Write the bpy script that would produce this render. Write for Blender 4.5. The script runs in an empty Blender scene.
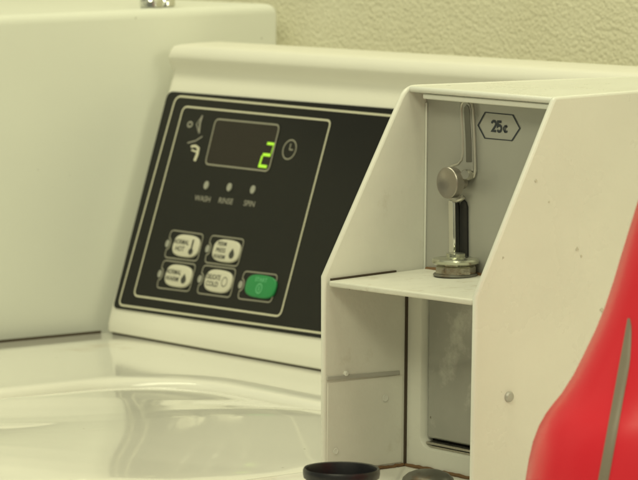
import bpy, bmesh, math, random
from mathutils import Vector, Matrix
random.seed(7)
S = 0.62                       # working units -> metres
sc = bpy.context.scene
col = sc.collection

# ------------------------------------------------------------------ camera
CX, CY, CZ = 1.4595, -1.3214, 0.3726
YAW, PIT, ROLL, FPX = 0.8842, 0.1034, 0.0075, 3199.88
Fv = Vector((-math.sin(YAW)*math.cos(PIT), math.cos(YAW)*math.cos(PIT), -math.sin(PIT)))
R0 = Vector((math.cos(YAW), math.sin(YAW), 0)); U0 = R0.cross(Fv)
Rv = R0*math.cos(ROLL) + U0*math.sin(ROLL)
Uv = -R0*math.sin(ROLL) + U0*math.cos(ROLL)
CAM = Vector((CX, CY, CZ))
def ray(px, py):
    return Fv + Rv*((px-319)/FPX) + Uv*((240-py)/FPX)
def at(px, py, p0, n):
    """the point of the plane (p0, n) seen at a photo pixel"""
    d = ray(px, py); n = Vector(n)
    return CAM + d*((Vector(p0)-CAM).dot(n)/d.dot(n))
def at_x(px, py, x): return at(px, py, (x, 0, 0), (1, 0, 0))
def at_y(px, py, y): return at(px, py, (0, y, 0), (0, 1, 0))
def at_z(px, py, z): return at(px, py, (0, 0, z), (0, 0, 1))

cam_d = bpy.data.cameras.new('camera')
cam = bpy.data.objects.new('camera', cam_d); col.objects.link(cam)
cam.matrix_world = Matrix(((Rv.x, Uv.x, -Fv.x, CX*S), (Rv.y, Uv.y, -Fv.y, CY*S), (Rv.z, Uv.z, -Fv.z, CZ*S), (0, 0, 0, 1)))
cam_d.sensor_width = 36; cam_d.lens = FPX/638*36
cam_d.clip_start = .02; cam_d.clip_end = 100
cam_d.dof.use_dof = True
cam_d.dof.focus_distance = (Vector((-.07, .03, .16))-CAM).length*S
cam_d.dof.aperture_fstop = 42
sc.camera = cam

# ------------------------------------------------------------------ materials
def nd(nt, t, **kw):
    n = nt.nodes.new(t)
    for k, v in kw.items():
        if k in n.inputs: n.inputs[k].default_value = v
        else: setattr(n, k, v)
    return n
def mat(name, colr, rough=.4, metal=0, spec=.5, coat=0, bump=0, bscale=200, var=0, vscale=20, specks=0, grime=None, emit=None, rvar=0):
    m = bpy.data.materials.new(name); m.use_nodes = True
    nt = m.node_tree; b = nt.nodes['Principled BSDF']; L = nt.links.new
    b.inputs['Base Color'].default_value = (*colr, 1); b.inputs['Roughness'].default_value = rough
    b.inputs['Metallic'].default_value = metal; b.inputs['Specular IOR Level'].default_value = spec
    b.inputs['Coat Weight'].default_value = coat
    tc = nd(nt, 'ShaderNodeTexCoord'); src = None
    def mix(a, bcol, fac):
        mx = nd(nt, 'ShaderNodeMix', data_type='RGBA')
        if a is None: mx.inputs[6].default_value = (*colr, 1)
        else: L(a, mx.inputs[6])
        mx.inputs[7].default_value = (*bcol, 1); L(fac, mx.inputs[0]); return mx.outputs[2]
    def noise(scale, det=4, lo=.4, hi=.7, amt=1, rough_=.55):
        n = nd(nt, 'ShaderNodeTexNoise', Scale=scale, Detail=det, Roughness=rough_); L(tc.outputs['Object'], n.inputs['Vector'])
        r = nd(nt, 'ShaderNodeMapRange'); L(n.outputs[0], r.inputs[0])
        r.inputs[1].default_value = lo; r.inputs[2].default_value = hi; r.inputs[3].default_value = 0; r.inputs[4].default_value = amt
        return r.outputs[0]
    if var: src = mix(src, tuple(c*.72 for c in colr), noise(vscale, 6, .35, .75, var))
    if grime: src = mix(src, grime[0], noise(grime[1], 8, grime[2], grime[2]+.12, grime[3], .65))
    if specks: src = mix(src, (.12, .09, .05), noise(170, 3, .745, .775, specks))
    if src: L(src, b.inputs['Base Color'])
    if rvar:
        r = noise(35, 5, .3, .7, 1); q = nd(nt, 'ShaderNodeMapRange'); L(r, q.inputs[0])
        q.inputs[3].default_value = rough-rvar; q.inputs[4].default_value = rough+rvar; L(q.outputs[0], b.inputs['Roughness'])
    if bump:
        n = nd(nt, 'ShaderNodeTexNoise', Scale=bscale, Detail=3); L(tc.outputs['Object'], n.inputs['Vector'])
        bp = nd(nt, 'ShaderNodeBump', Strength=bump, Distance=.001); L(n.outputs[0], bp.inputs['Height']); L(bp.outputs[0], b.inputs['Normal'])
    if emit:
        b.inputs['Emission Color'].default_value = (*emit[0], 1); b.inputs['Emission Strength'].default_value = emit[1]
    return m
WHITE = (.80, .785, .73)
M = {}
M['enamel'] = mat('white_enamel', WHITE, .32, spec=.4, bump=.05, bscale=500, var=.12, vscale=14, specks=.6, rvar=.06)
M['neighbour'] = mat('neighbour_enamel', (.765, .775, .715), .42, spec=.35, bump=.03, bscale=300, specks=.5, var=.14, vscale=8, rvar=.05)
M['deck'] = mat('glossy_deck_enamel', WHITE, .06, spec=.42, var=.1, vscale=10, specks=.7, grime=((.5, .36, .2), 13, .63, .4))
M['lid'] = mat('lid_enamel', WHITE, .06, spec=.42, var=.14, vscale=16, rvar=.03, specks=.7, bump=.004, bscale=60)
M['console'] = mat('console_plastic', (.80, .785, .71), .42, spec=.35, bump=.04, bscale=700, var=.06, vscale=20)
M['box'] = mat('coin_box_enamel', (.785, .79, .735), .30, spec=.4, bump=.06, bscale=600, var=.22, vscale=22, specks=.5, rvar=.07)
M['worn'] = mat('dirty_enamel', (.79, .785, .72), .36, spec=.4, bump=.08, bscale=500, var=.3, vscale=38, specks=1, grime=((.50, .46, .36), 60, .60, .35), rvar=.08)
M['shelf'] = mat('worn_shelf', (.73, .72, .65), .4, spec=.4, bump=.1, bscale=400, var=.3, vscale=90, specks=1, grime=((.42, .36, .26), 120, .58, .45), rvar=.08)
M['scuff'] = mat('grey_scuff', (.62, .60, .52), .5, var=.5, vscale=200)
M['seam'] = mat('seam_grey', (.46, .45, .41), .4, var=.3, vscale=60)
M['plate'] = mat('grey_plate', (.48, .475, .44), .40, metal=.3, spec=.4, bump=.04, bscale=500, var=.35, vscale=18, grime=((.2, .17, .12), 40, .64, .5), rvar=.1)
M['vault'] = mat('vault_steel', (.48, .48, .45), .17, metal=.45, spec=.5, bump=.05, bscale=260, var=.75, vscale=26, specks=.7, grime=((.80, .80, .74), 42, .52, .55), rvar=.07)
M['steel'] = mat('worn_steel', (.55, .53, .47), .28, metal=.9, bump=.08, bscale=500, var=.4, vscale=60, rvar=.1)
M['chrome'] = mat('chrome', (.80, .80, .76), .09, metal=1, bump=.03, bscale=400, var=.2, vscale=80)
M['rim'] = mat('worn_rim', (.62, .60, .54), .3, metal=.5, var=.4, vscale=60)
M['knob'] = mat('brown_steel', (.40, .37, .33), .36, metal=.85, bump=.1, bscale=400, var=.5, vscale=50, rvar=.1)
M['base_metal'] = mat('tarnished_nut', (.46, .43, .36), .26, metal=.85, bump=.5, bscale=160, var=.6, vscale=60, grime=((.16, .08, .03), 90, .55, .8), rvar=.1)
M['ring'] = mat('greenish_ring', (.56, .57, .46), .2, metal=.85, bump=.1, bscale=300, var=.4, vscale=70, rvar=.08)
M['dark_steel'] = mat('dark_steel', (.22, .215, .19), .4, metal=.7, bump=.1, bscale=600, var=.5, vscale=70, grime=((.16, .09, .04), 70, .55, .7))
M['gap_dark'] = mat('brown_gap', (.07, .05, .03), .7, var=.6, vscale=60)  # dark brown for solid strips standing in for shaded gaps
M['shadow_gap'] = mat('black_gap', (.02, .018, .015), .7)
M['slot'] = mat('slot_black', (.012, .012, .013), .35)
M['panel'] = mat('panel_black', (.013, .013, .012), .3, spec=.22, bump=.02, bscale=900, var=.15, vscale=30)
M['display'] = mat('display_window', (.020, .0155, .0125), .2, spec=.3)
M['line'] = mat('cream_line', (.62, .60, .47), .5)
M['line_dim'] = mat('grey_line', (.30, .29, .235), .5)
M['legend'] = mat('grey_legend', (.30, .29, .25), .5)
M['led_off'] = mat('grey_lens', (.33, .33, .29), .3)
M['button'] = mat('cream_button', (.62, .60, .50), .45, bump=.05, bscale=900, var=.15, vscale=90)
M['button_ink'] = mat('button_ink', (.045, .045, .04), .5)
M['green'] = mat('green_button', (.014, .25, .07), .4, var=.2, vscale=90)
M['green_ink'] = mat('green_button_ink', (.16, .55, .28), .4)
M['digit'] = mat('lit_digit', (.1, .2, .02), .4, emit=((.42, .80, .03), .95))
M['ink'] = mat('blue_black_ink', (.035, .042, .055), .5)
M['rust'] = mat('rust', (.20, .11, .05), .8, bump=.3, bscale=300, var=.6, vscale=90)
M['red'] = mat('red_plastic', (.74, .026, .045), .27, spec=.4, bump=.04, bscale=120, var=.12, vscale=12)
M['strip'] = mat('grey_strip', (.25, .215, .17), .4, spec=.4, var=.4, vscale=30)
M['black'] = mat('black_plastic', (.012, .012, .016), .38, spec=.5, bump=.05, bscale=500)
M['floor'] = mat('floor', (.4, .37, .3), .5, var=.3, vscale=5)
M['cabinet'] = mat('cabinet_enamel', WHITE, .35)
# stucco wall
def stucco():
    m = bpy.data.materials.new('stucco'); m.use_nodes = True
    nt = m.node_tree; b = nt.nodes['Principled BSDF']; L = nt.links.new
    tc = nd(nt, 'ShaderNodeTexCoord')
    n1 = nd(nt, 'ShaderNodeTexNoise', Scale=360, Detail=3, Roughness=.55); L(tc.outputs['Object'], n1.inputs['Vector'])
    v = nd(nt, 'ShaderNodeTexVoronoi', Scale=420); L(tc.outputs['Object'], v.inputs['Vector'])
    big = nd(nt, 'ShaderNodeTexNoise', Scale=9, Detail=8, Roughness=.7); L(tc.outputs['Object'], big.inputs['Vector'])
    mx = nd(nt, 'ShaderNodeMix', data_type='RGBA'); L(big.outputs[0], mx.inputs[0])
    mx.inputs[6].default_value = (.90, .88, .72, 1); mx.inputs[7].default_value = (.72, .68, .50, 1)
    L(mx.outputs[2], b.inputs['Base Color']); b.inputs['Roughness'].default_value = .55
    ad = nd(nt, 'ShaderNodeMath', operation='MULTIPLY_ADD'); L(v.outputs[0], ad.inputs[0]); ad.inputs[1].default_value = -.6; L(n1.outputs[0], ad.inputs[2])
    bp = nd(nt, 'ShaderNodeBump', Strength=.65, Distance=.0010); L(ad.outputs[0], bp.inputs['Height']); L(bp.outputs[0], b.inputs['Normal'])
    return m
M['stucco'] = stucco()

# ------------------------------------------------------------------ mesh building
ORIG = {}
class MB:
    def __init__(s): s.bm = bmesh.new(); s.mats = []; s.cur = 0
    def use(s, m):
        if m not in s.mats: s.mats.append(m)
        s.cur = s.mats.index(m); return s
    def v(s, p): return s.bm.verts.new(Vector(p))
    def face(s, vs):
        try: f = s.bm.faces.new(vs); f.material_index = s.cur; return f
        except ValueError: return None
    def box(s, a, b):
        x0, y0, z0 = a; x1, y1, z1 = b
        c = [s.v(p) for p in ((x0,y0,z0),(x1,y0,z0),(x1,y1,z0),(x0,y1,z0),(x0,y0,z1),(x1,y0,z1),(x1,y1,z1),(x0,y1,z1))]
        for q in ((0,3,2,1),(4,5,6,7),(0,1,5,4),(1,2,6,5),(2,3,7,6),(3,0,4,7)): s.face([c[i] for i in q])
    def prism(s, pts, off):
        """polygon pts extruded by the vector off"""
        off = Vector(off); a = [s.v(p) for p in pts]; b = [s.v(Vector(p)+off) for p in pts]; n = len(pts)
        s.face(list(reversed(a))); s.face(b)
        for i in range(n): s.face([a[i], a[(i+1) % n], b[(i+1) % n], b[i]])
    def hexa(s, a, b):
        """two quads joined"""
        a = [s.v(p) for p in a]; b = [s.v(p) for p in b]
        s.face(list(reversed(a))); s.face(b)
        for i in range(4): s.face([a[i], a[(i+1) % 4], b[(i+1) % 4], b[i]])
    def loft(s, rings, cap0=True, cap1=True, closed=True):
        R = [[s.v(p) for p in r] for r in rings]; n = len(R[0])
        for a, b in zip(R, R[1:]):
            for i in range(n if closed else n-1): s.face([a[i], a[(i+1) % n], b[(i+1) % n], b[i]])
        if cap0: s.face(list(reversed(R[0])))
        if cap1: s.face(R[-1])
    def lathe(s, prof, c, axis=(0,0,1), n=40, cap0=True, cap1=True):
        ax = Vector(axis).normalized(); t = ax.orthogonal().normalized(); w = ax.cross(t); c = Vector(c)
        s.loft([[c+ax*h+(t*math.cos(2*math.pi*i/n)+w*math.sin(2*math.pi*i/n))*r for i in range(n)] for r, h in prof], cap0, cap1)
    def tube(s, pts, r, n=8, closed=False, up=(0,1,0)):
        pts = [Vector(p) for p in pts]; rings = []; N = len(pts)
        for i, p in enumerate(pts):
            if closed: d = pts[(i+1) % N]-pts[i-1]
            else: d = pts[min(i+1, N-1)]-pts[max(i-1, 0)]
            d.normalize(); a = d.cross(Vector(up))
            if a.length < 1e-6: a = d.orthogonal()
            a.normalize(); b = d.cross(a)
            rings.append([p+(a*math.cos(2*math.pi*k/n)+b*math.sin(2*math.pi*k/n))*r for k in range(n)])
        if closed: rings.append(rings[0]); s.loft(rings, False, False); bmesh.ops.remove_doubles(s.bm, verts=s.bm.verts[:], dist=1e-7)
        else: s.loft(rings)
    def build(s, name, m=None, parent=None, smooth=35, bevel=0, seg=2):
        if m: s.mats = s.mats or [m]
        bm = s.bm
        bmesh.ops.recalc_face_normals(bm, faces=bm.faces[:])
        for vv in bm.verts: vv.co *= S
        lo = Vector((min(v.co.x for v in bm.verts), min(v.co.y for v in bm.verts), min(v.co.z for v in bm.verts)))
        hi = Vector((max(v.co.x for v in bm.verts), max(v.co.y for v in bm.verts), max(v.co.z for v in bm.verts)))
        o0 = (lo+hi)/2; o0.z = lo.z
        for vv in bm.verts: vv.co -= o0
        me = bpy.data.meshes.new(name); bm.to_mesh(me); bm.free()
        for k in s.mats: me.materials.append(M[k] if isinstance(k, str) else k)
        o = bpy.data.objects.new(name, me); col.objects.link(o)
        po = ORIG[parent.name] if parent else Vector((0,0,0))
        if parent: o.parent = parent
        o.location = o0-po; ORIG[o.name] = o0.copy()
        if smooth:
            for p in me.polygons: p.use_smooth = True
            me.set_sharp_from_angle(angle=math.radians(smooth))
        if bevel:
            bv = o.modifiers.new('bevel', 'BEVEL'); bv.width = bevel*S; bv.segments = seg; bv.limit_method = 'ANGLE'; bv.angle_limit = math.radians(40)
            bv.harden_normals = False
        return o
def empty(name, p):
    o = bpy.data.objects.new(name, None); col.objects.link(o); o.empty_display_size = .02
    o.location = Vector(p)*S; ORIG[o.name] = Vector(p)*S; return o
def tag(o, label=None, cat=None, group=None, kind=None):
    if label: o['label'] = label
    if cat: o['category'] = cat
    if group: o['group'] = group
    if kind: o['kind'] = kind
    return o
def text_polys(txt, bold=0, spacing=1.0):
    """outline of a text as triangles, centred, cap height 1"""
    cu = bpy.data.curves.new('legend', 'FONT'); cu.body = txt; cu.align_x = 'CENTER'; cu.offset = bold; cu.space_character = spacing
    cu.resolution_u = 3
    ob = bpy.data.objects.new('legend', cu); col.objects.link(ob)
    dg = bpy.context.evaluated_depsgraph_get(); dg.update()
    me = bpy.data.meshes.new_from_object(ob.evaluated_get(dg))
    vs = [v.co.copy() for v in me.vertices]; fs = [list(p.vertices) for p in me.polygons]
    bpy.data.objects.remove(ob); bpy.data.curves.remove(cu); bpy.data.meshes.remove(me)
    h = .70
    return [((v.x)/h, (v.y)/h-.5) for v in vs], fs
def add_text(mb, txt, c, ex, ey, n, height, off, bold=0, squeeze=1.0, spacing=1.0):
    vs, fs = text_polys(txt, bold, spacing)
    P = [mb.v(Vector(c)+ex*(x*height*squeeze)+ey*(y*height)+n*off) for x, y in vs]
    for f in fs: mb.face([P[i] for i in f])

# ------------------------------------------------------------------ setting
mb = MB(); mb.box((-4, -4, -1.47), (4, .9, -1.45)); tag(mb.build('floor', 'floor'), kind='structure')
mb = MB(); mb.box((-4, .53, -1.45), (4, .62, 2.2))
tag(mb.build('wall', 'stucco'), 'yellowish wall of rough textured plaster behind the washers', 'wall')

# ------------------------------------------------------------------ neighbour appliance
XN = -.833
na = at_x(0, 15.5, XN); nb = at_x(268, 4.2, XN)
nsl = (nb.z-na.z)/(nb.y-na.y)
def ntop(y): return na.z+nsl*(y-na.y)
nroot = empty('appliance', (-1.25, 0, -1.45))
tag(nroot, 'tall plain white appliance at the left with a smooth blank side', 'appliance')
mb = MB(); rings = []
y0, y1, x0 = -.62, .508, -1.75
for inset, dz in ((0, None), (0, -.009), (.0008, -.0052), (.003, -.002), (.006, -.0004), (.009, 0)):
    r = []
    for (x, y, sx, sy) in ((x0, y0, 1, 1), (XN, y0, -1, 1), (XN, y1, -1, -1), (x0, y1, 1, -1)):
        for k in range(7):
            rad = .005; a0 = {(1,1):180, (-1,1):270, (-1,-1):0, (1,-1):90}[(sx, sy)]
            a = math.radians(a0+15*k)
            px = x+sx*(rad+inset)+math.cos(a)*rad; py_ = y+sy*(rad+inset)+math.sin(a)*rad
            r.append((px, py_, -1.45 if dz is None else ntop(py_)+dz))
    rings.append(r)
mb.loft(rings); mb.build('cabinet', 'neighbour', nroot, smooth=60)
for (px, w) in ((152, .011), (165, .009)):
    c = at_x(px, 4.5, XN-.02); mb = MB(); z = ntop(c.y)-.001
    mb.lathe([(w*.7, 0), (w, .002), (w, .007), (w*.8, .010), (w*.8, .03), (w*.5, .034)], (c.x, c.y, z), n=24)
    o = mb.build('foot', 'chrome', nroot)

# ------------------------------------------------------------------ the coin operated washer
root = empty('washing_machine', (-.27, -.15, -1.45))
tag(root, 'white coin operated washing machine with black control panel and coin box on its deck', 'washing machine')
XD0, XD1, YD0, YD1 = -.821, .42, -.80, .46
def rrect(x0, x1, y0, y1, rad, n=8):
    r = []
    for (cx, cy, a0) in ((x0+rad, y0+rad, 180), (x1-rad, y0+rad, 270), (x1-rad, y1-rad, 0), (x0+rad, y1-rad, 90)):
        for k in range(n+1):
            a = math.radians(a0+90*k/n); r.append((cx+rad*math.cos(a), cy+rad*math.sin(a)))
    return r
def dense(r, m):
    o = []
    for i in range(len(r)):
        a = r[i]; b = r[(i+1) % len(r)]
        L = math.dist(a, b); k = max(1, int(L/m))
        for j in range(k): o.append((a[0]+(b[0]-a[0])*j/k, a[1]+(b[1]-a[1])*j/k))
    return o
RIM = .0034
LC = at_z(100, 379, RIM)        # rear left corner of the lid
LX0, LX1, LY0, LY1 = -.568, -.158, -.72, .185
LR = .085
print('lid corner', LX0, LY1)
mb = MB(); mb.box((XD0+.006, YD0+.01, -1.45), (XD1-.006, YD1-.004, -.032)); mb.build('cabinet', 'cabinet', root, bevel=.006)
# deck with the rounded lid opening
N = 12
def loop(x0, x1, y0, y1, rad, z): return [(x, y, z) for x, y in rrect(x0, x1, y0, y1, rad, N)]
mb = MB()
mb.loft([loop(XD0, XD1, YD0, YD1, .012, -.030), loop(XD0, XD1, YD0, YD1, .012, -.006), loop(XD0+.0015, XD1-.0015, YD0+.0015, YD1-.0015, .012, -.002),
         loop(XD0+.006, XD1-.006, YD0+.006, YD1-.006, .012, 0),
         loop(LX0-.20, LX1+.008, LY0-.03, LY1+.108, LR, .0002), loop(LX0-.05, LX1+.007, LY0-.02, LY1+.07, LR, RIM*.45), loop(LX0-.018, LX1+.006, LY0-.01, LY1+.03, LR, RIM*.88),
         loop(LX0-.008, LX1+.004, LY0-.006, LY1+.012, LR, RIM), loop(LX0-.005, LX1+.003, LY0-.003, LY1+.006, LR, RIM-.0008), loop(LX0-.002, LX1+.001, LY0-.001, LY1+.002, LR, RIM-.003),
         loop(LX0, LX1, LY0, LY1, LR, RIM-.008), loop(LX0, LX1, LY0, LY1, LR, -.026)], False, False)
mb.build('deck', 'deck', root, smooth=50)
# lid: gently bulging glossy sheet
PA = at_z(122, 396, .003); vback = (math.sin(YAW), -math.cos(YAW))
DOME = [(-.1, 0), (0, .022), (.063, .034), (.116, .035), (.181, .029), (.244, .024), (.305, .018), (.356, .013), (.391, .009), (.424, .005), (.458, .001), (.505, -.006), (.8, -.03), (2, -.03)]
DENT = [(-.1, 0), (0, .02), (.04, -.03), (.08, -.062), (.12, -.055), (.181, 0), (.244, .055), (.305, .105), (.356, .125), (.391, .122), (.424, .100), (.458, .090), (.505, .085), (.8, 0), (2, 0)]
def tab(T, u):
    if u <= T[0][0]: return T[0][1]
    for (a, p), (b, q) in zip(T, T[1:]):
        if u <= b: return p+(q-p)*(u-a)/(b-a)
    return T[-1][1]
CUM = [0]
for k in range(600): CUM.append(CUM[-1]+tab(DOME, -.1+(k+.5)*.003)*.003)
def dome(u):
    f = max(0, min(598.99, (u+.1)/.003)); k = int(f); return CUM[k]+(CUM[k+1]-CUM[k])*(f-k)
vlat = (math.cos(YAW), math.sin(YAW))
def lidz(x, y, e):
    """e: distance from the lid's rim"""
    z = RIM-.0035-.003*math.exp(-e/.010)
    u = (x-PA.x)*vback[0]+(y-PA.y)*vback[1]          # towards the front right
    v = (x-PA.x)*vlat[0]+(y-PA.y)*vlat[1]-.014
    fade = 1-math.exp(-max(0, min(x-LX0, LY1-y, (LX1-x)*4, (y-LY0)*4))/.022)
    z += fade*(dome(u)-tab(DENT, u)*v*math.exp(-(v/.17)**2))
    return z
mb = MB(); rings = []
base = dense(rrect(LX0+.0025, LX1-.0025, LY0+.0025, LY1-.0025, LR, 14), .012)
cxl, cyl = (LX0+LX1)/2, (LY0+LY1)/2
hx_, hy_ = (LX1-LX0)/2-.0025, (LY1-LY0)/2-.0025
rings.append([(x, y, -.02) for x, y in base])
for k in range(70):
    e = .205*(k/69)**1.5                         # distance from the rim, up to the lid's middle line
    fx, fy = max(1e-4, hx_-e)/hx_, max(1e-4, hy_-e)/hy_
    rings.append([(cxl+(x-cxl)*fx, cyl+(y-cyl)*fy, lidz(cxl+(x-cxl)*fx, cyl+(y-cyl)*fy, e)) for x, y in base])
mb.loft(rings, False, False)
mb.build('lid', 'lid', root, smooth=80)

# console ------------------------------------------------------------
KX = .0097
XL = -.8149
XE = -.1535
def kk(x): return KX*(x+.6)
PY0, PZ0, PY1, PZ1 = .306, .0262, .3665, .2107
ptd = Vector((0, PY1-PY0, PZ1-PZ0)).normalized()                 # up the panel
psd = Vector((1, KX, 0)).normalized()                            # along the panel
pn = psd.cross(ptd).normalized()
if pn.y > 0: pn = -pn
PP = Vector((-.6, PY0, PZ0))
def pan(px, py, off=0):
    return at(px, py, PP+pn*off, pn)
zb = at_y(426, 53.5, .425).z
print('console back z', zb)
sl = (PY1-PY0)/(PZ1-PZ0)
def py_at(z): return PY0+(z-PZ0)*sl
prof = [(py_at(.0)+.005, .0017), (py_at(.004)+.0018, .0030), (py_at(.009)+.0003, .009), (py_at(.014), .014), (py_at(.02), .02), (py_at(.06), .06), (py_at(.12), .12), (py_at(.18), .18),
        (py_at(.213), .213), (py_at(.2185), .2185), (py_at(.223)+.0003, .223), (py_at(.228)-.0006, .228), (py_at(.232)-.0032, .232), (py_at(.236)-.0068, .236), (py_at(.2395)-.0100, .2395),
        (py_at(.243)-.0118, .243), (.3672, .2465), (.3688, .2493), (.3720, .2512), (.3780, .2522), (.395, .2530), (.42, zb), (.425, zb-.002), (.427, zb-.006), (.427, .0017)]
prof = [(y-.0022 if i < 10 else y, z) for i, (y, z) in enumerate(prof)]
prof = [(y+(.0022 if i < 10 else 0), z) for i, (y, z) in enumerate(prof)]
cyc, czc = .385, .12
rings = []
for dx, ins in ((0, .010), (.0012, .0062), (.0035, .003), (.007, .0008), (.012, 0), (.1, 0), (.3, 0), (.5, 0), (XE-XL, 0)):
    x = XL+dx; r = []
    for (y, z) in prof:
        yy = y+ins if y < .40 else y-ins*.3
        zz = z-ins*.7 if z > .23 else z
        r.append((x, yy+kk(x), zz))
    rings.append(r)
mb = MB(); mb.loft(rings); mb.build('console', 'console', root, smooth=40)

mb = MB(); mb.hexa([(XL+.009, PY0-.002+kk(XL), -.001), (XE, PY0-.002+kk(XE), -.001), (XE, .42, -.001), (XL+.009, .42, -.001)], [(XL+.009, PY0-.002+kk(XL), .003), (XE, PY0-.002+kk(XE), .003), (XE, .42, .003), (XL+.009, .42, .003)]); mb.build('base_gap', 'gap_dark', root)  # dark slab imitating the shaded gap under the console
mb = MB(); mb.box((XD0-.0005, YD0+.02, -.03), (XD0+.0012, .30, .0014)); mb.build('edge_gap', 'gap_dark', root)  # dark strip painted in for the shaded gap beside the neighbour
# black control panel face
def pline(a, b, t):   # pixel line extrapolated on the panel plane
    A, B = pan(*a), pan(*b); return A+(B-A)*t
def to_x(a, b, x):
    A, B = pan(*a), pan(*b); return A+(B-A)*((x-A.x)/(B.x-A.x))
TL, BL = pan(169, 91.5), pan(114, 308)
TR, BR = to_x((169, 91.5), (388, 108.5), XE-.002), to_x((114, 308), (316.5, 337.5), XE-.002)
def round_poly(pts, rads, n=5):
    out = []; N_ = len(pts)
    for i, p in enumerate(pts):
        p = Vector(p); a = Vector(pts[i-1]); b = Vector(pts[(i+1) % N_]); r = rads[i] if isinstance(rads, (list, tuple)) else rads
        if r <= 0: out.append(p); continue
        A = p+(a-p).normalized()*r; B = p+(b-p).normalized()*r
        for k in range(n+1):
            t = k/n; out.append(A*(1-t)**2+p*2*t*(1-t)+B*t*t)
    return out
mb = MB(); mb.prism([p-pn*.001 for p in round_poly([TL, TR, BR, BL], [.008, 0, 0, .005])], pn*.0025)
panel = mb.build('control_panel', 'panel', root, bevel=.0005)
PF = .0015                     # height of the panel's face over the plane
def line_strip(mb, pts, w, closed=False, h=.0003, base=PF):
    """a printed line on the panel: flat band along pts"""
    pts = [Vector(p) for p in pts]; n = len(pts); vv = []
    for i, p in enumerate(pts):
        if closed: d0 = (p-pts[i-1]).normalized(); d1 = (pts[(i+1) % n]-p).normalized()
        else:
            d0 = (p-pts[i-1]).normalized() if i else (pts[1]-p).normalized()
            d1 = (pts[i+1]-p).normalized() if i < n-1 else d0
        s0 = pn.cross(d0); s1 = pn.cross(d1); m = (s0+s1).normalized(); m *= w/2/max(.5, m.dot(s0))
        vv.append((mb.v(p+m+pn*(base+h)), mb.v(p-m+pn*(base+h))))
    for i in range(n if closed else n-1):
        a = vv[i]; b = vv[(i+1) % n]; mb.face([a[0], b[0], b[1], a[1]])
def frame(name, quad, rads, w, m, closed=True, parent=panel):
    mb = MB(); line_strip(mb, round_poly(quad, rads), w, closed); return mb.build(name, m, parent, smooth=0)
xe = XE-.004
mb = MB()
line_strip(mb, [to_x((120, 305.2), (316, 332.6), xe)]+round_poly([to_x((120, 305.2), (316, 332.6), -.5), pan(120, 305.2), pan(177.5, 96.5), to_x((177.5, 96.5), (386, 115.8), -.5)], [0, .006, .008, 0])+[to_x((177.5, 96.5), (386, 115.8), xe)], .0018)
mb.build('border_line', 'line', panel, smooth=0)
frame('inner_frame', [pan(185, 107), pan(332.5, 121.3), pan(281.8, 317), pan(135, 296)], [.006, .005, .006, .006], .0016, 'line')
# display with its lit digit
dq = [pan(217.6, 119.6), pan(281.6, 125.8), pan(270.3, 172), pan(206.8, 164.7)]
mb = MB(); mb.prism([p+pn*PF for p in round_poly(dq, .005)], pn*.0004)
mb.use('display'); disp = mb.build('display', 'display', panel, smooth=0)
mb = MB(); line_strip(mb, round_poly(dq, .005), .0014, True, .0006); mb.build('display_frame', 'line_dim', panel, smooth=0)
mb = MB()
def seg(a, b, w): line_strip(mb, [pan(*a), pan(*b)], w, False, .0009)
seg((269.3, 144.2), (276.3, 145), .0024); seg((264.8, 155.2), (272.6, 156.1), .0026); seg((264.4, 156.5), (261.6, 165.6), .0022); seg((260.4, 166.5), (268.8, 167.5), .0026)
seg((275.6, 146.4), (273.2, 154.6), .0009)
mb.build('digit', 'digit', panel, smooth=0)
# clock mark
def ring(c, r, w, m, name, extra=None):
    mb = MB(); C = pan(*c)
    line_strip(mb, [C+psd*(r*math.cos(2*math.pi*k/28))+ptd*(r*math.sin(2*math.pi*k/28)) for k in range(28)], w, True)
    if extra: extra(mb, C)
    return mb.build(name, m, panel, smooth=0)
def hands(mb, C):
    line_strip(mb, [C+ptd*.0052, C], .0012); line_strip(mb, [C-psd*.0003, C+psd*.0045], .0012)
ring((291, 150.2), .0083, .0012, 'line_dim', 'clock_symbol', hands)
# coin-in-hand pictogram at the left of the display
mb = MB()
C = pan(191.5, 125); line_strip(mb, [C+psd*(.0032*math.cos(k*.6283))+ptd*(.0022*math.sin(k*.6283)) for k in range(10)], .0016, True)
line_strip(mb, [pan(204, 116), pan(201.5, 124), pan(200.5, 134)], .0022); line_strip(mb, [pan(204, 116), pan(198, 125), pan(200.5, 134)], .0010)
line_strip(mb, [pan(189, 143.5), pan(197, 141.5), pan(204, 137)], .0012)
mb.use('legend')
mb.build('coin_symbol', 'legend', panel, smooth=0)
mb = MB()
line_strip(mb, [pan(192.5, 147), pan(197, 146.5), pan(200.5, 149)], .0022); line_strip(mb, [pan(200, 148.5), pan(198.7, 155), pan(196, 161.5)], .0036); line_strip(mb, [pan(193, 150.5), pan(198, 152.5)], .0015)
mb.build('hand_symbol', 'line', panel, smooth=0)
# three indicator lights and their legends
for (c, tc_, w) in (((208, 185.8), (204.3, 199), 'WASH'), ((231, 187.8), (227.3, 201.4), 'RINSE'), ((254.5, 190.2), (251, 204), 'SPIN')):
    mb = MB(); C = pan(*c)
    mb.prism([C+pn*PF+psd*(.0030*math.cos(k*math.pi/10))+ptd*(.0036*math.sin(k*math.pi/10)) for k in range(20)], pn*.0008)
    il = mb.build('indicator_light', 'led_off', panel)
    mb = MB(); add_text(mb, w, pan(*tc_), psd, ptd, pn, .0048, PF+.0003, .01, 1.12); mb.build('legend_text', 'legend', panel, smooth=0)

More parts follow.
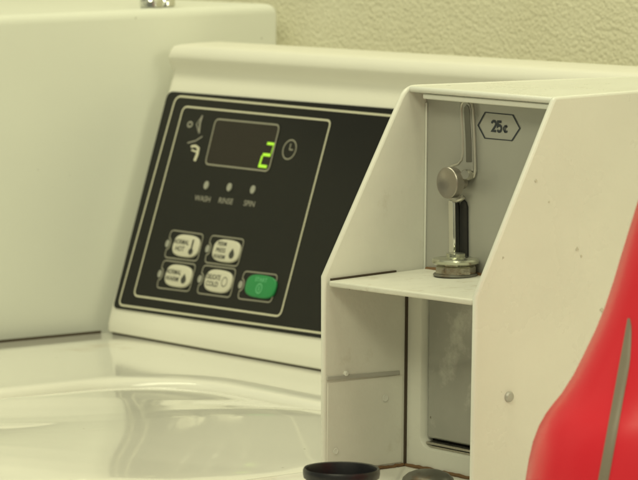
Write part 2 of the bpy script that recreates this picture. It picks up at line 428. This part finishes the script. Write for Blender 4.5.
BT = [((173, 230.5), (205.3, 235), (198.7, 261.7), (165.8, 257.7), (169, 243.6), (188.4, 246.8), ['NORMAL', 'HOT'], 'therm'),
      ((213, 235.8), (246, 240), (239, 267), (206, 262.8), (208.9, 249), (228.6, 251.8), ['PERM', 'PRESS', 'WARM'], 'drop'),
      ((165.4, 260.6), (197.6, 265), (190.6, 292), (158, 288), (160.6, 274.3), (180.7, 276.8), ['NORMAL', 'WARM'], 'drop'),
      ((205.3, 265.6), (237.8, 269.6), (231.6, 298), (198.3, 293.5), (201.2, 279.5), (220.7, 282), ['DELICATE', 'COLD'], 'pale'),
      ((246, 271.6), (279.5, 275.4), (272.5, 303), (239, 299), (241.9, 285), (263, 287.3), ['START'], 'power')]
def sellipse(C, a, b, p=3.0, n=36):
    o = []
    for k in range(n):
        t = 2*math.pi*k/n; c, s_ = math.cos(t), math.sin(t)
        o.append(C+psd*(a*math.copysign(abs(c)**(2/p), c))+ptd*(b*math.copysign(abs(s_)**(2/p), s_)))
    return o
for (a, b, c, d, nt_, pc, words, sym) in BT:
    A, B, C, D, Nc, P = [pan(*q) for q in (a, b, c, d, nt_, pc)]
    # frame line with the little notch round its lamp
    e = (A-D); mid = Nc; r = .0052
    loopp = round_poly([A, B, C, D], .004, 4)
    left0 = D+e*.0; notch = []
    up = e.normalized(); rt = (B-A).normalized()
    lm = D+e*.5
    for k in range(9):
        t = math.pi*(-.5+k/8); notch.append(lm+up*(r*math.sin(t))+rt*(r*.75*math.cos(t)))
    mb = MB(); line_strip(mb, loopp+notch, .0011, True); mb.build('button_frame', 'line_dim', panel, smooth=0)
    mb = MB(); nc = lm-rt*.0004
    mb.prism([nc+pn*PF+psd*(.0026*math.cos(k*math.pi/8))+ptd*(.0034*math.sin(k*math.pi/8)) for k in range(16)], pn*.0006); mb.build('indicator_light', 'led_off', panel)
    ha, hb = (.0178, .0097) if sym != 'power' else (.0196, .0097)
    g = sym == 'power'
    mb = MB(); mb.use('green' if g else 'button')
    mb.loft([[p+pn*(PF-.0002) for p in sellipse(P, ha, hb)], [p+pn*(PF+.0014) for p in sellipse(P, ha, hb)], [p+pn*(PF+.0020) for p in sellipse(P, ha*.965, hb*.94)], [p+pn*(PF+.0022) for p in sellipse(P, ha*.9, hb*.86)]])
    top = PF+.0024
    mb.use('green_ink' if g else 'button_ink')
    n = len(words)
    if not g:
        for i, w in enumerate(words):
            h = .0042 if n == 2 else .0036
            add_text(mb, w, P-psd*.0062+ptd*(((n-1)/2-i)*(.0060 if n == 2 else .0056)), psd, ptd, pn, h, top, .012, 1.0 if len(w) < 6 else (.85 if len(w) < 8 else .7))
        Q = P+psd*.0095
        if sym == 'therm':
            line_strip(mb, [Q+ptd*.0062, Q-ptd*.003], .0022, False, 0, top)
            mb.face([mb.v(Q-ptd*.0044+psd*(.0030*math.cos(k*math.pi/8))+ptd*(.0028*math.sin(k*math.pi/8))+pn*(top+.0001)) for k in range(16)])
        elif sym == 'drop':
            pts = [Q+ptd*.0028]+[Q-ptd*.0028+psd*(.0034*math.cos(t))+ptd*(.0034*math.sin(t)) for t in [math.radians(150+k*24) for k in range(11)]]
            mb.face([mb.v(p+pn*top) for p in pts])
        else:
            line_strip(mb, [Q+psd*(.0034*math.cos(k*math.pi/8))+ptd*(.0040*math.sin(k*math.pi/8)) for k in range(16)], .0006, True, 0, top)
    else:
        add_text(mb, 'START', P+ptd*.0055, psd, ptd, pn, .0034, top, .005, 1.1)
        Q = P-ptd*.002
        line_strip(mb, [Q+psd*(.0036*math.cos(k*math.pi/8))+ptd*(.0040*math.sin(k*math.pi/8)) for k in range(16)], .0008, True, 0, top)
        line_strip(mb, [Q+ptd*.002, Q-ptd*.002], .0010, False, 0, top)
    o = mb.build('button', None, panel, smooth=40)
    o['label'] = {'therm': 'cream button reading NORMAL HOT with a thermometer mark', 'power': 'green START button', 'pale': 'cream button reading DELICATE COLD'}.get(sym, 'cream button reading %s with a drop mark' % ' '.join(words))

# coin box -----------------------------------------------------------
W = .15; T = .0042
YB, YC = .086, .0711           # coin plate, lower door frame
L1, L2 = at_x(403, 85, -W), at_x(320, 276, -W)
R1, R2 = at_x(555, 97, 0), at_x(476, 297, 0)
RB = at_x(637, 87.5, 0)
ysl = (RB.z-R1.z)/(RB.y-R1.y)
YE = .47
def corner(a, b, r):
    a, b = Vector((0, a.y, a.z)), Vector((0, b.y, b.z)); A = b+(a-b).normalized()*r; B = b+Vector((0, r, 0))
    return [A*(1-t)**2+b*2*t*(1-t)+B*t*t for t in (0, .2, .4, .6, .8, 1)]
mb = MB()
ztl, ztr = L1.z, R1.z
ZF = .0008
mb.use('worn')
mb.prism([(-W, 0, ZF), (-W, L2.y, L2.z), *[(-W, p.y, p.z) for p in corner(L2, L1, .009)], (-W, YE, L1.z), (-W, YE, ZF)], (T, 0, 0))
mb.use('box')
mb.prism([(-T, 0, ZF), (-T, R2.y, R2.z), *[(-T, p.y, p.z) for p in corner(R2, R1, .003)], (-T, YE, R1.z+ysl*(YE-R1.y)*.5), (-T, YE, ZF)], (T, 0, 0))
# top sheet with folded front lip, between the two side sheets
tt = .0045
zr = R1.z+ysl*(YE-R1.y)*.5
def topz(x, y):
    f = (x+W)/W; zf = ztl+(ztr-ztl)*f; zb_ = ztl+(zr-ztl)*f
    return zf+(zb_-zf)*(y-.07)/(YE-.07)
xa, xb = -W+T+.0002, -T-.0002
yl, yr = L1.y, R1.y
mb.hexa([(xa, yl+.0006, topz(xa, yl)-tt), (xb, yr+.0006, topz(xb, yr)-tt), (xb, YE, topz(xb, YE)-tt), (xa, YE, topz(xa, YE)-tt)],
        [(xa, yl+.0006, topz(xa, yl)-.0004), (xb, yr+.0006, topz(xb, yr)-.0004), (xb, YE, topz(xb, YE)-.0004), (xa, YE, topz(xa, YE)-.0004)])
mb.box((-W+T, YE-T, ZF), (-T, YE-.0005, ztl-tt-.0005))
cbox = mb.build('coin_box', 'box', root, bevel=.0018, seg=3)
# folded lip under the top's front edge
mb = MB()
lx0 = xa+.012
mb.hexa([(lx0, yl+.0030, topz(lx0, yl)-.0085), (xb, yr+.0030, topz(xb, yr)-.0085), (xb, yr+.0065, topz(xb, yr)-.0085), (lx0, yl+.0065, topz(lx0, yl)-.0085)],
        [(lx0, yl+.0030, topz(lx0, yl)-tt-.0004), (xb, yr+.0030, topz(xb, yr)-tt-.0004), (xb, yr+.0065, topz(xb, yr)-tt-.0004), (lx0, yl+.0065, topz(lx0, yl)-tt-.0004)])
mb.build('top_lip', 'box', cbox, bevel=.0008)
# shelf
zs = L2.z-.0028; zsr = R2.z-.002
mb = MB(); ts = .0038
mb.hexa([(xa+.0015, .0012, zs-ts), (xb, .0012, zsr-ts), (xb, YB-.0012, zsr-ts+.0028), (xa+.0015, YB-.0012, zs-ts+.0028)],
        [(xa+.0015, .0012, zs), (xb, .0012, zsr), (xb, YB-.0012, zsr+.0028), (xa+.0015, YB-.0012, zs+.0028)])
shelf = mb.build('shelf', 'shelf', cbox, bevel=.0012, seg=3)
mb = MB(); mb.hexa([(xa-.0001, .004, zs-.0002), (xa+.0014, .004, zs-.0002), (xa+.0014, .06, zs+.0018), (xa-.0001, .06, zs+.0018)], [(xa-.0001, .004, zs+.0012), (xa+.0014, .004, zs+.0012), (xa+.0014, .06, zs+.0030), (xa-.0001, .06, zs+.0030)]); mb.build('joint_gap', 'gap_dark', cbox)  # solid dark strip drawn where the shelf joint is in shade
# rust bead where shelf meets the plate
mb = MB(); pts = []
for i in range(40):
    x = xa+.004+(xb-xa-.006)*i/39
    pts.append((x, YB-.0016+random.uniform(-.0006, .0004), zs+(zsr-zs)*(x-xa)/(xb-xa)+.0030+random.uniform(-.0006, .0004)))
mb.tube(pts, .0017, 6, up=(0, 0, 1)); mb.build('rust_bead', 'rust', cbox)
# grey coin plate
mb = MB(); mb.box((xa, YB, zs-.01), (xb, YB+.003, min(ztl, ztr)-.006)); plate = mb.build('coin_plate', 'plate', cbox, bevel=.0004)
# corner flange at left of the plate
mb = MB(); mb.box((xa+.0001, YB-.0012, zs+.0018), (xa+.0016, YB-.0001, ztl-.012)); mb.build('flange', 'box', cbox, bevel=.0004)
# lower door frame with rounded opening
o_l, o_b, o_t = at_y(420, 400, YC).x, at_y(440, 452, YC).z, zs-.007
o_r = xb-.010
f0, f1 = at_y(403, 400, YC).x, xb
def oloop(x0, x1, z0, z1, rad, y, n=8):
    return [(x, y, z) for x, z in rrect(x0, x1, z0, z1, rad, n)]
mb = MB()
outer = rrect(f0, f1, ZF+.001, zs-ts-.002, .0008, 8)
mb.loft([[(x, YC+.010, z) for x, z in outer], [(x, YC, z) for x, z in outer], oloop(o_l, o_r, o_b, o_t, .009, YC), oloop(o_l+.0008, o_r-.0008, o_b+.0008, o_t-.0008, .008, YC+.0010), oloop(o_l+.0010, o_r-.001, o_b+.001, o_t-.001, .008, YC+.010)], False, False)
mb.build('door_frame', 'worn', cbox, smooth=40)
zd = at_y(440, 440, YC+.005).z
mb = MB(); mb.box((o_l+.002, YC+.0045, zd), (o_r-.002, YC+.0085, o_t-.002)); vault = mb.build('vault_door', 'vault', cbox, bevel=.0015)
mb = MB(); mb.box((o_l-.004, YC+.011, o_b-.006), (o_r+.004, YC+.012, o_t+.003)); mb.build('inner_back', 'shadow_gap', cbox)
# two dark slats in the slit under the vault door
for k, (zz, dx) in enumerate(((.6, .004), (.25, .0025))):
    z = o_b+(zd-o_b)*zz
    mb = MB(); mb.box((o_l+dx, YC+.002+.001*k, z-.0008), (o_r-.002, YC+.0095, z+.0008)); mb.build('slat', 'steel', cbox, bevel=.0003)
# seam across the left sheet, with its little notch
sa, sb = at_x(321, 377.5, -W+T), at_x(399, 371.2, -W+T)
mb = MB()
mb.hexa([(-W+T-.0005, .0015, sa.z-.0022), (-W+T+.0014, .0015, sa.z-.0022), (-W+T+.0014, sb.y, sb.z-.0022), (-W+T-.0005, sb.y, sb.z-.0022)],
        [(-W+T-.0005, .0015, sa.z+.0006), (-W+T+.0010, .0015, sa.z+.0006), (-W+T+.0010, sb.y, sb.z+.0006), (-W+T-.0005, sb.y, sb.z+.0006)])
mb.build('seam', 'seam', cbox, bevel=.0004)
nq = at_x(346.5, 373.5, -W+T+.001)
mb = MB(); mb.lathe([(.0018, 0), (.0018, .0013), (.0012, .0018)], (-W+T, nq.y, nq.z), (1, 0, 0), 12); mb.build('rivet', 'box', cbox)
# overlapping lower sheet: a thin liner below the seam, standing 1 mm proud
mb = MB(); mb.box((-W+T-.0004, .0025, ZF+.002), (-W+T+.0003, YC-.0035, sa.z-.0040)); mb.build('liner', 'worn', cbox, bevel=.0004)
# rivets and dents
for (px, py, r) in ((385.5, 398, .0026), (336, 451, .0022)):
    p = at_x(px, py, -W+T+.0007); mb = MB(); mb.lathe([(r, 0), (r*.85, .0002), (r*.6, .00005), (r*.2, .00005)], (-W+T+.0007, p.y, p.z), (1, 0, 0), 20); mb.build('rivet', 'box', cbox)
p = at_x(508.5, 396.5, 0); mb = MB(); mb.lathe([(.0034, 0), (.0034, .0012), (.0026, .0022), (.001, .0026)], (0, p.y, p.z), (1, 0, 0), 20); mb.build('rivet', 'plate', cbox)
# scuffs on the right sheet: small irregular stains
for (px, py, r) in ((536, 181, .0014), (549, 202, .0008), (577, 249, .0016), (581, 256, .0010), (602, 310, .0018)):
    p = at_x(px, py, 0); mb = MB()
    mb.prism([(.0001, p.y+r*math.cos(k*math.pi/6)*random.uniform(.5, 1.2), p.z+r*math.sin(k*math.pi/6)*random.uniform(.4, 1)) for k in range(12)], (.0003, 0, 0))
    mb.build('scuff', 'scuff', cbox)
# rust along the foot of the box, on the deck
mb = MB(); pts = [(-W+T+.001, .003+i*.0021, .0012+random.uniform(-.0006, .0004)) for i in range(32)]
mb.tube(pts, .0012, 6, up=(0, 0, 1)); pts = [(f0+(f1-f0)*i/40, YC-.0008+random.uniform(-.0006, .0004), .0012+random.uniform(-.0006, .0005)) for i in range(41)]
mb.tube(pts, .0013, 6, up=(0, 0, 1)); mb.build('rust_bead', 'rust', cbox)
mb = MB(); mb.box((-W+T+.001, YC-.002, ZF+.001), (f0-.0005, YC+.004, zs-ts-.002)); mb.build('joint_gap', 'gap_dark', cbox)  # solid brown strip standing in for the dark gap beside the frame

# price mark: hexagon and figures printed on the plate
ex, ey, en = Vector((1, 0, 0)), Vector((0, 0, 1)), Vector((0, -1, 0))
hx = [at_y(*q, YB) for q in ((478.3, 125.3), (485.4, 112.3), (513.2, 115.0), (520.3, 128.4), (512.3, 140.8), (485, 138.3))]
mb = MB(); n = 6
pnb, psb = pn, psd
ctr = sum(hx, Vector())/6
vo = [(mb.v(ctr+(p-ctr)*1.03+en*.0003), mb.v(ctr+(p-ctr)*.955+en*.0003)) for p in hx]
for i in range(6): a, b = vo[i], vo[(i+1) % 6]; mb.face([a[0], b[0], b[1], a[1]])
pn = en
def glyph(pts, px, py, hpx, wpx, st):
    o = at_y(px, py, YB); line_strip(mb, [o+ex*(x*wpx*PXW)+ey*(y*hpx*PXH) for x, y in pts], st, False, .0003, 0)
PXH = (at_y(497, 120, YB)-at_y(497, 130, YB)).length/10; PXW = (at_y(490, 127, YB)-at_y(500, 127.7, YB)).length/10
G2 = [(0, .76), (.05, .9), (.2, 1), (.42, 1), (.57, .91), (.62, .74), (.56, .56), (.35, .32), (.06, .02), (.66, .02)]
G5 = [(.62, .98), (.10, .98), (.06, .50), (.22, .61), (.42, .61), (.57, .51), (.63, .31), (.56, .11), (.4, 0), (.2, 0), (.02, .13)]
GC = [(.62, .70), (.45, .84), (.22, .80), (.05, .58), (.05, .30), (.22, .06), (.45, .02), (.63, .16)]
glyph(G2, 492.0, 131.0, 10, 6.6, .00165); glyph(G5, 497.4, 131.4, 10, 6.6, .00165)
glyph(GC, 503.6, 132.0, 7.2, 6.2, .0013); glyph([(.22, -.12), (.46, 1.0)], 503.6, 132.0, 7.2, 6.2, .0006)
pn = pnb
mb.build('price_mark', 'ink', cbox, smooth=0)

# coin slot: upper channel
def pl(px, py, off=0): return at_y(px, py, YB-off)
out = [(461.3, 110), (461.6, 105), (463.3, 102), (466.6, 100.6), (470, 101.6), (472.3, 104.5), (473, 110), (474.2, 135), (475, 160), (475.2, 171), (474, 176.5), (470, 179), (460, 180), (449, 178), (445, 173), (447, 168.5), (452, 166), (458.5, 163.8), (461.8, 160), (463, 153), (462.6, 135)]
mb = MB(); mb.prism([pl(*q) for q in out], (0, -.0022, 0)); chan = mb.build('coin_channel', 'plate', cbox, bevel=.0006)
mb = MB(); mb.tube([pl(*q, .0022) for q in out], .0009, 8, True, up=(0, 1, 0)); mb.build('channel_rim', 'rim', cbox, smooth=60)
gr = [(464.3, 112), (464.6, 107.5), (466.8, 104.8), (469, 107), (470, 112), (471.5, 140), (472, 162), (466.5, 162), (466, 140)]
mb = MB(); mb.prism([pl(*q, .0022) for q in gr], (0, -.0004, 0)); mb.build('coin_slot', 'dark_steel', cbox)
# return knob and its side pin
kc = pl(463.3, 181.8, .003)
kr = .0104
mb = MB(); mb.lathe([(kr*.45, 0), (kr*.45, .007), (kr*.9, .0075), (kr*.98, .0084), (kr*.98, .0120), (kr, .0124), (kr, .0142), (kr*.96, .0147), (kr*.86, .0147), (kr*.6, .0138), (kr*.3, .0131), (kr*.1, .0130)], kc, (0, -1, 0), 40)
mb.build('return_knob', 'knob', cbox, smooth=32)
p = pl(469.5, 175, .003); mb = MB(); mb.lathe([(.0036, 0), (.0036, .008), (.0028, .0095)], p, Vector((.55, -1, .1)), 20); mb.build('pin', 'steel', cbox)
# lower guide: bright bar beside a dark slot
q = [pl(*t) for t in ((454.2, 199.5), (460.8, 201), (461.3, 258), (455, 257.5))]
mb = MB(); mb.prism(q, (0, -.006, 0)); mb.build('guide_bar', 'chrome', cbox, bevel=.001)
q = [pl(*t) for t in ((461.3, 206), (462.8, 201.5), (464.8, 199.8), (467, 202), (468.4, 207), (468.8, 258), (461.5, 258))]
mb = MB(); mb.prism(q, (0, -.0015, 0)); mb.build('coin_slot', 'slot', cbox)
mb = MB(); mb.tube([pl(448.5, 195.5, .004), pl(451, 197.2, .005), pl(454, 199.5, .005), pl(458, 200.2, .005), pl(461.5, 199, .004), pl(464, 196.5, .003)], .0016, 8); mb.build('hook', 'steel', cbox)
# round base standing on the shelf
bc = at_y(455.5, 262, .0712); zsh = zs+(zsr-zs)*.5+.0024
mb = MB(); mb.lathe([(.0122, 0), (.0134, .0010), (.0134, .0058), (.0122, .0072)], (bc.x, bc.y, zsh), n=9)
mb.build('base_nut', 'base_metal', cbox, smooth=20, bevel=.0006)
mb = MB(); mb.lathe([(.0140, 0), (.0147, .0005), (.0147, .0012), (.014, .0018)], (bc.x, bc.y, zsh-.0003), n=40); mb.build('washer', 'dark_steel', cbox)
mb = MB(); mb.lathe([(.0115, .0070), (.0140, .0074), (.0154, .0084), (.0156, .0100), (.0148, .0112), (.0128, .0116), (.0070, .0116), (.0062, .0122), (.0062, .0145), (.0045, .0150)], (bc.x, bc.y, zsh), n=48)
mb.build('base_ring', 'ring', cbox, smooth=40)

# ------------------------------------------------------------------ metal dome on the deck in the lower opening
dc = at_z(428, 484.5, 0)
mb = MB(); mb.lathe([(.0165, .0004), (.0172, .002), (.0165, .0045), (.0135, .0072), (.009, .0090), (.004, .0097)], (dc.x, dc.y, 0), n=36)
tag(mb.build('metal_cap', 'dark_steel', smooth=60), 'small dull metal dome lying on the deck at the foot of the coin box', 'metal cap')

# ------------------------------------------------------------------ black cup in front of the coin box
zc = .048
cc = at_z(341.5, 467.8, zc); dist = (cc-CAM).dot(Fv); cr = 38.6/FPX*dist
mb = MB(); k = cr
mb.lathe([(k*.80, .0004), (k*.84, .001), (k*.915, zc-.0085), (k*.925, zc-.0062), (k*.985, zc-.0055), (k, zc-.0035), (k, zc-.0012), (k*.975, zc), (k*.93, zc-.0004), (k*.90, zc-.003), (k*.86, zc-.012), (k*.78, .006)], (cc.x, cc.y, 0), n=64)
tag(mb.build('cup', 'black', smooth=45), 'black round open plastic cup with a rolled rim in front of the coin box', 'cup')

# ------------------------------------------------------------------ red container at the right
vr = Vector((math.cos(YAW), math.sin(YAW), 0)); vf = Vector((-math.sin(YAW), math.cos(YAW), 0))
BC = at(758, 500, (.16, -.25, 0), vf); BC.z = 0; print('BC', BC)
bd = (BC-CAM).dot(Fv)
def sz(px, py):
    """photo pixel -> (sideways offset from the container's axis, height) on the upright plane through its axis"""
    p = at(px, py, BC, vf); return (p-BC).dot(vr), p.z
outl = [sz(*q) for q in ((523, 520), (523.5, 500), (526, 480), (529, 462), (533, 445), (539, 429), (546, 416.5), (553, 407), (562, 396), (574, 377), (585, 355), (596, 332), (605, 310), (614, 283), (622, 256), (630, 230), (638, 204), (645, 182), (651, 165), (655, 150))]
outl = [(s_, z) for s_, z in outl if z > .004]
outl = [(outl[0][0]+.006, .0006), (outl[0][0]+.0015, .003)]+outl
cen = 0.0      # axis sideways
hw = [cen-s_ for s_, z in outl]
print('container half widths', [round(h, 3) for h in hw], [round(z, 3) for s_, z in outl])
def dep(h): return .42*h+.022
mb = MB(); rings = []
def ringc(h, z, n=56, p=2.35):
    r = []
    for k in range(n):
        t = 2*math.pi*k/n; c, s_ = math.cos(t), math.sin(t)
        r.append(BC+vr*(cen+h*math.copysign(abs(c)**(2/p), c))+vf*(dep(h)*math.copysign(abs(s_)**(2/p), s_))+Vector((0, 0, z)))
    return r
for h, (s_, z) in zip(hw, outl): rings.append(ringc(h, z))
zt_ = outl[-1][1]; ht = hw[-1]
for dz, m_ in ((.006, .93), (.009, .8), (.010, .6)): rings.append(ringc(ht*m_, zt_+dz))
mb.loft(rings)
bot = empty('red_container', BC); tag(bot, 'glossy red plastic container with a narrow grey strip, at the right of the coin box', 'container')
mb.build('body', 'red', bot, smooth=60)
mb = MB(); mb.lathe([(.036, 0), (.038, .002), (.038, .035), (.036, .038), (.02, .039)], BC+vr*cen+Vector((0, 0, zt_+.0105)), n=40); mb.build('cap', 'red', bot)
# grey strip lying on the front of the body
def surf(s_, z):
    for (a, b, ha, hb) in zip(outl, outl[1:], hw, hw[1:]):
        if a[1] <= z <= b[1]:
            h = ha+(hb-ha)*(z-a[1])/max(1e-9, b[1]-a[1]); break
    else: h = hw[-1]
    u = min(.995, abs((s_-cen)/h)); d = dep(h)*(1-u**2.35)**(1/2.35)
    return BC+vr*s_+vf*(-d)+Vector((0, 0, z))
mb = MB(); rows = []
for i in range(25):
    t = i/24; py = 318+(512-318)*t
    l = 627.5-29.5*(py-318)/162
    r = l+2.5+8*min(1, (py-318)/45)**.6
    row = []
    for k in range(5):
        px = l+(r-l)*k/4; tx, ty = px, py
        for it in range(8):
            s_, z = sz(tx, ty); q = surf(s_, z)
            d = q-CAM; zz = d.dot(Fv); tx += px-(319+FPX*d.dot(Rv)/zz); ty += py-(240-FPX*d.dot(Uv)/zz)
        # slide towards the camera sideways error: point on the surface seen near that pixel
        row.append(mb.v(q-vf*(.0012 if 0 < k < 4 else .0002)))
    rows.append(row)
for a, b in zip(rows, rows[1:]):
    for k in range(4): mb.face([a[k], a[k+1], b[k+1], b[k]])
mb.build('level_strip', 'strip', bot, smooth=60)

# ------------------------------------------------------------------ light
w = bpy.data.worlds.new('World'); sc.world = w; w.use_nodes = True
nt = w.node_tree; bg = nt.nodes['Background']; bg.inputs[1].default_value = .25
tc = nd(nt, 'ShaderNodeTexCoord'); sp = nd(nt, 'ShaderNodeSeparateXYZ'); nt.links.new(tc.outputs['Generated'], sp.inputs[0])
zr_ = nd(nt, 'ShaderNodeMapRange'); nt.links.new(sp.outputs[2], zr_.inputs[0])           # room: dim floor, paler ceiling
for k, q in enumerate((-.5, .6, .45, 1.15)): zr_.inputs[k+1].default_value = q
nz = nd(nt, 'ShaderNodeTexNoise', Scale=2.2, Detail=3); nt.links.new(tc.outputs['Generated'], nz.inputs['Vector'])
nr = nd(nt, 'ShaderNodeMapRange'); nt.links.new(nz.outputs[0], nr.inputs[0])
for k, q in enumerate((.4, .6, .4, 1.6)): nr.inputs[k+1].default_value = q
mu = nd(nt, 'ShaderNodeMath', operation='MULTIPLY'); nt.links.new(zr_.outputs[0], mu.inputs[0]); nt.links.new(nr.outputs[0], mu.inputs[1])
vm = nd(nt, 'ShaderNodeVectorMath', operation='SCALE'); vm.inputs[0].default_value = (.985, .985, .67); nt.links.new(mu.outputs[0], vm.inputs['Scale'])
nt.links.new(vm.outputs[0], bg.inputs[0])
def lamp(name, loc, target, sx, sy, power):
    d = bpy.data.lights.new(name, 'AREA'); d.shape = 'RECTANGLE'; d.size = sx; d.size_y = sy; d.energy = power; d.color = (1, .985, .66)
    o = bpy.data.objects.new(name, d); col.objects.link(o); o.location = loc
    o.rotation_euler = (Vector(target)-Vector(loc)).to_track_quat('-Z', 'Y').to_euler(); return o
lamp('overhead_or_fill_light', (-.25, -.22, 1.5), (-.2, .22, .1), 1.6, .3, 12)
lamp('overhead_or_fill_light', (.75, -1.35, 1.35), (-.05, 0, .1), 1.3, .4, 12)  # unseen fill lamp added behind the camera to lift front and right faces
lamp('side_fill', (1.9, .25, .75), (0, 0, .05), 1.0, .8, 13)  # unseen lamp added at the right to brighten the coin box's outer side
sc.view_settings.view_transform = 'Standard'; sc.view_settings.look = 'None'; sc.view_settings.exposure = .04; sc.view_settings.gamma = 1
sc.cycles.max_bounces = 8
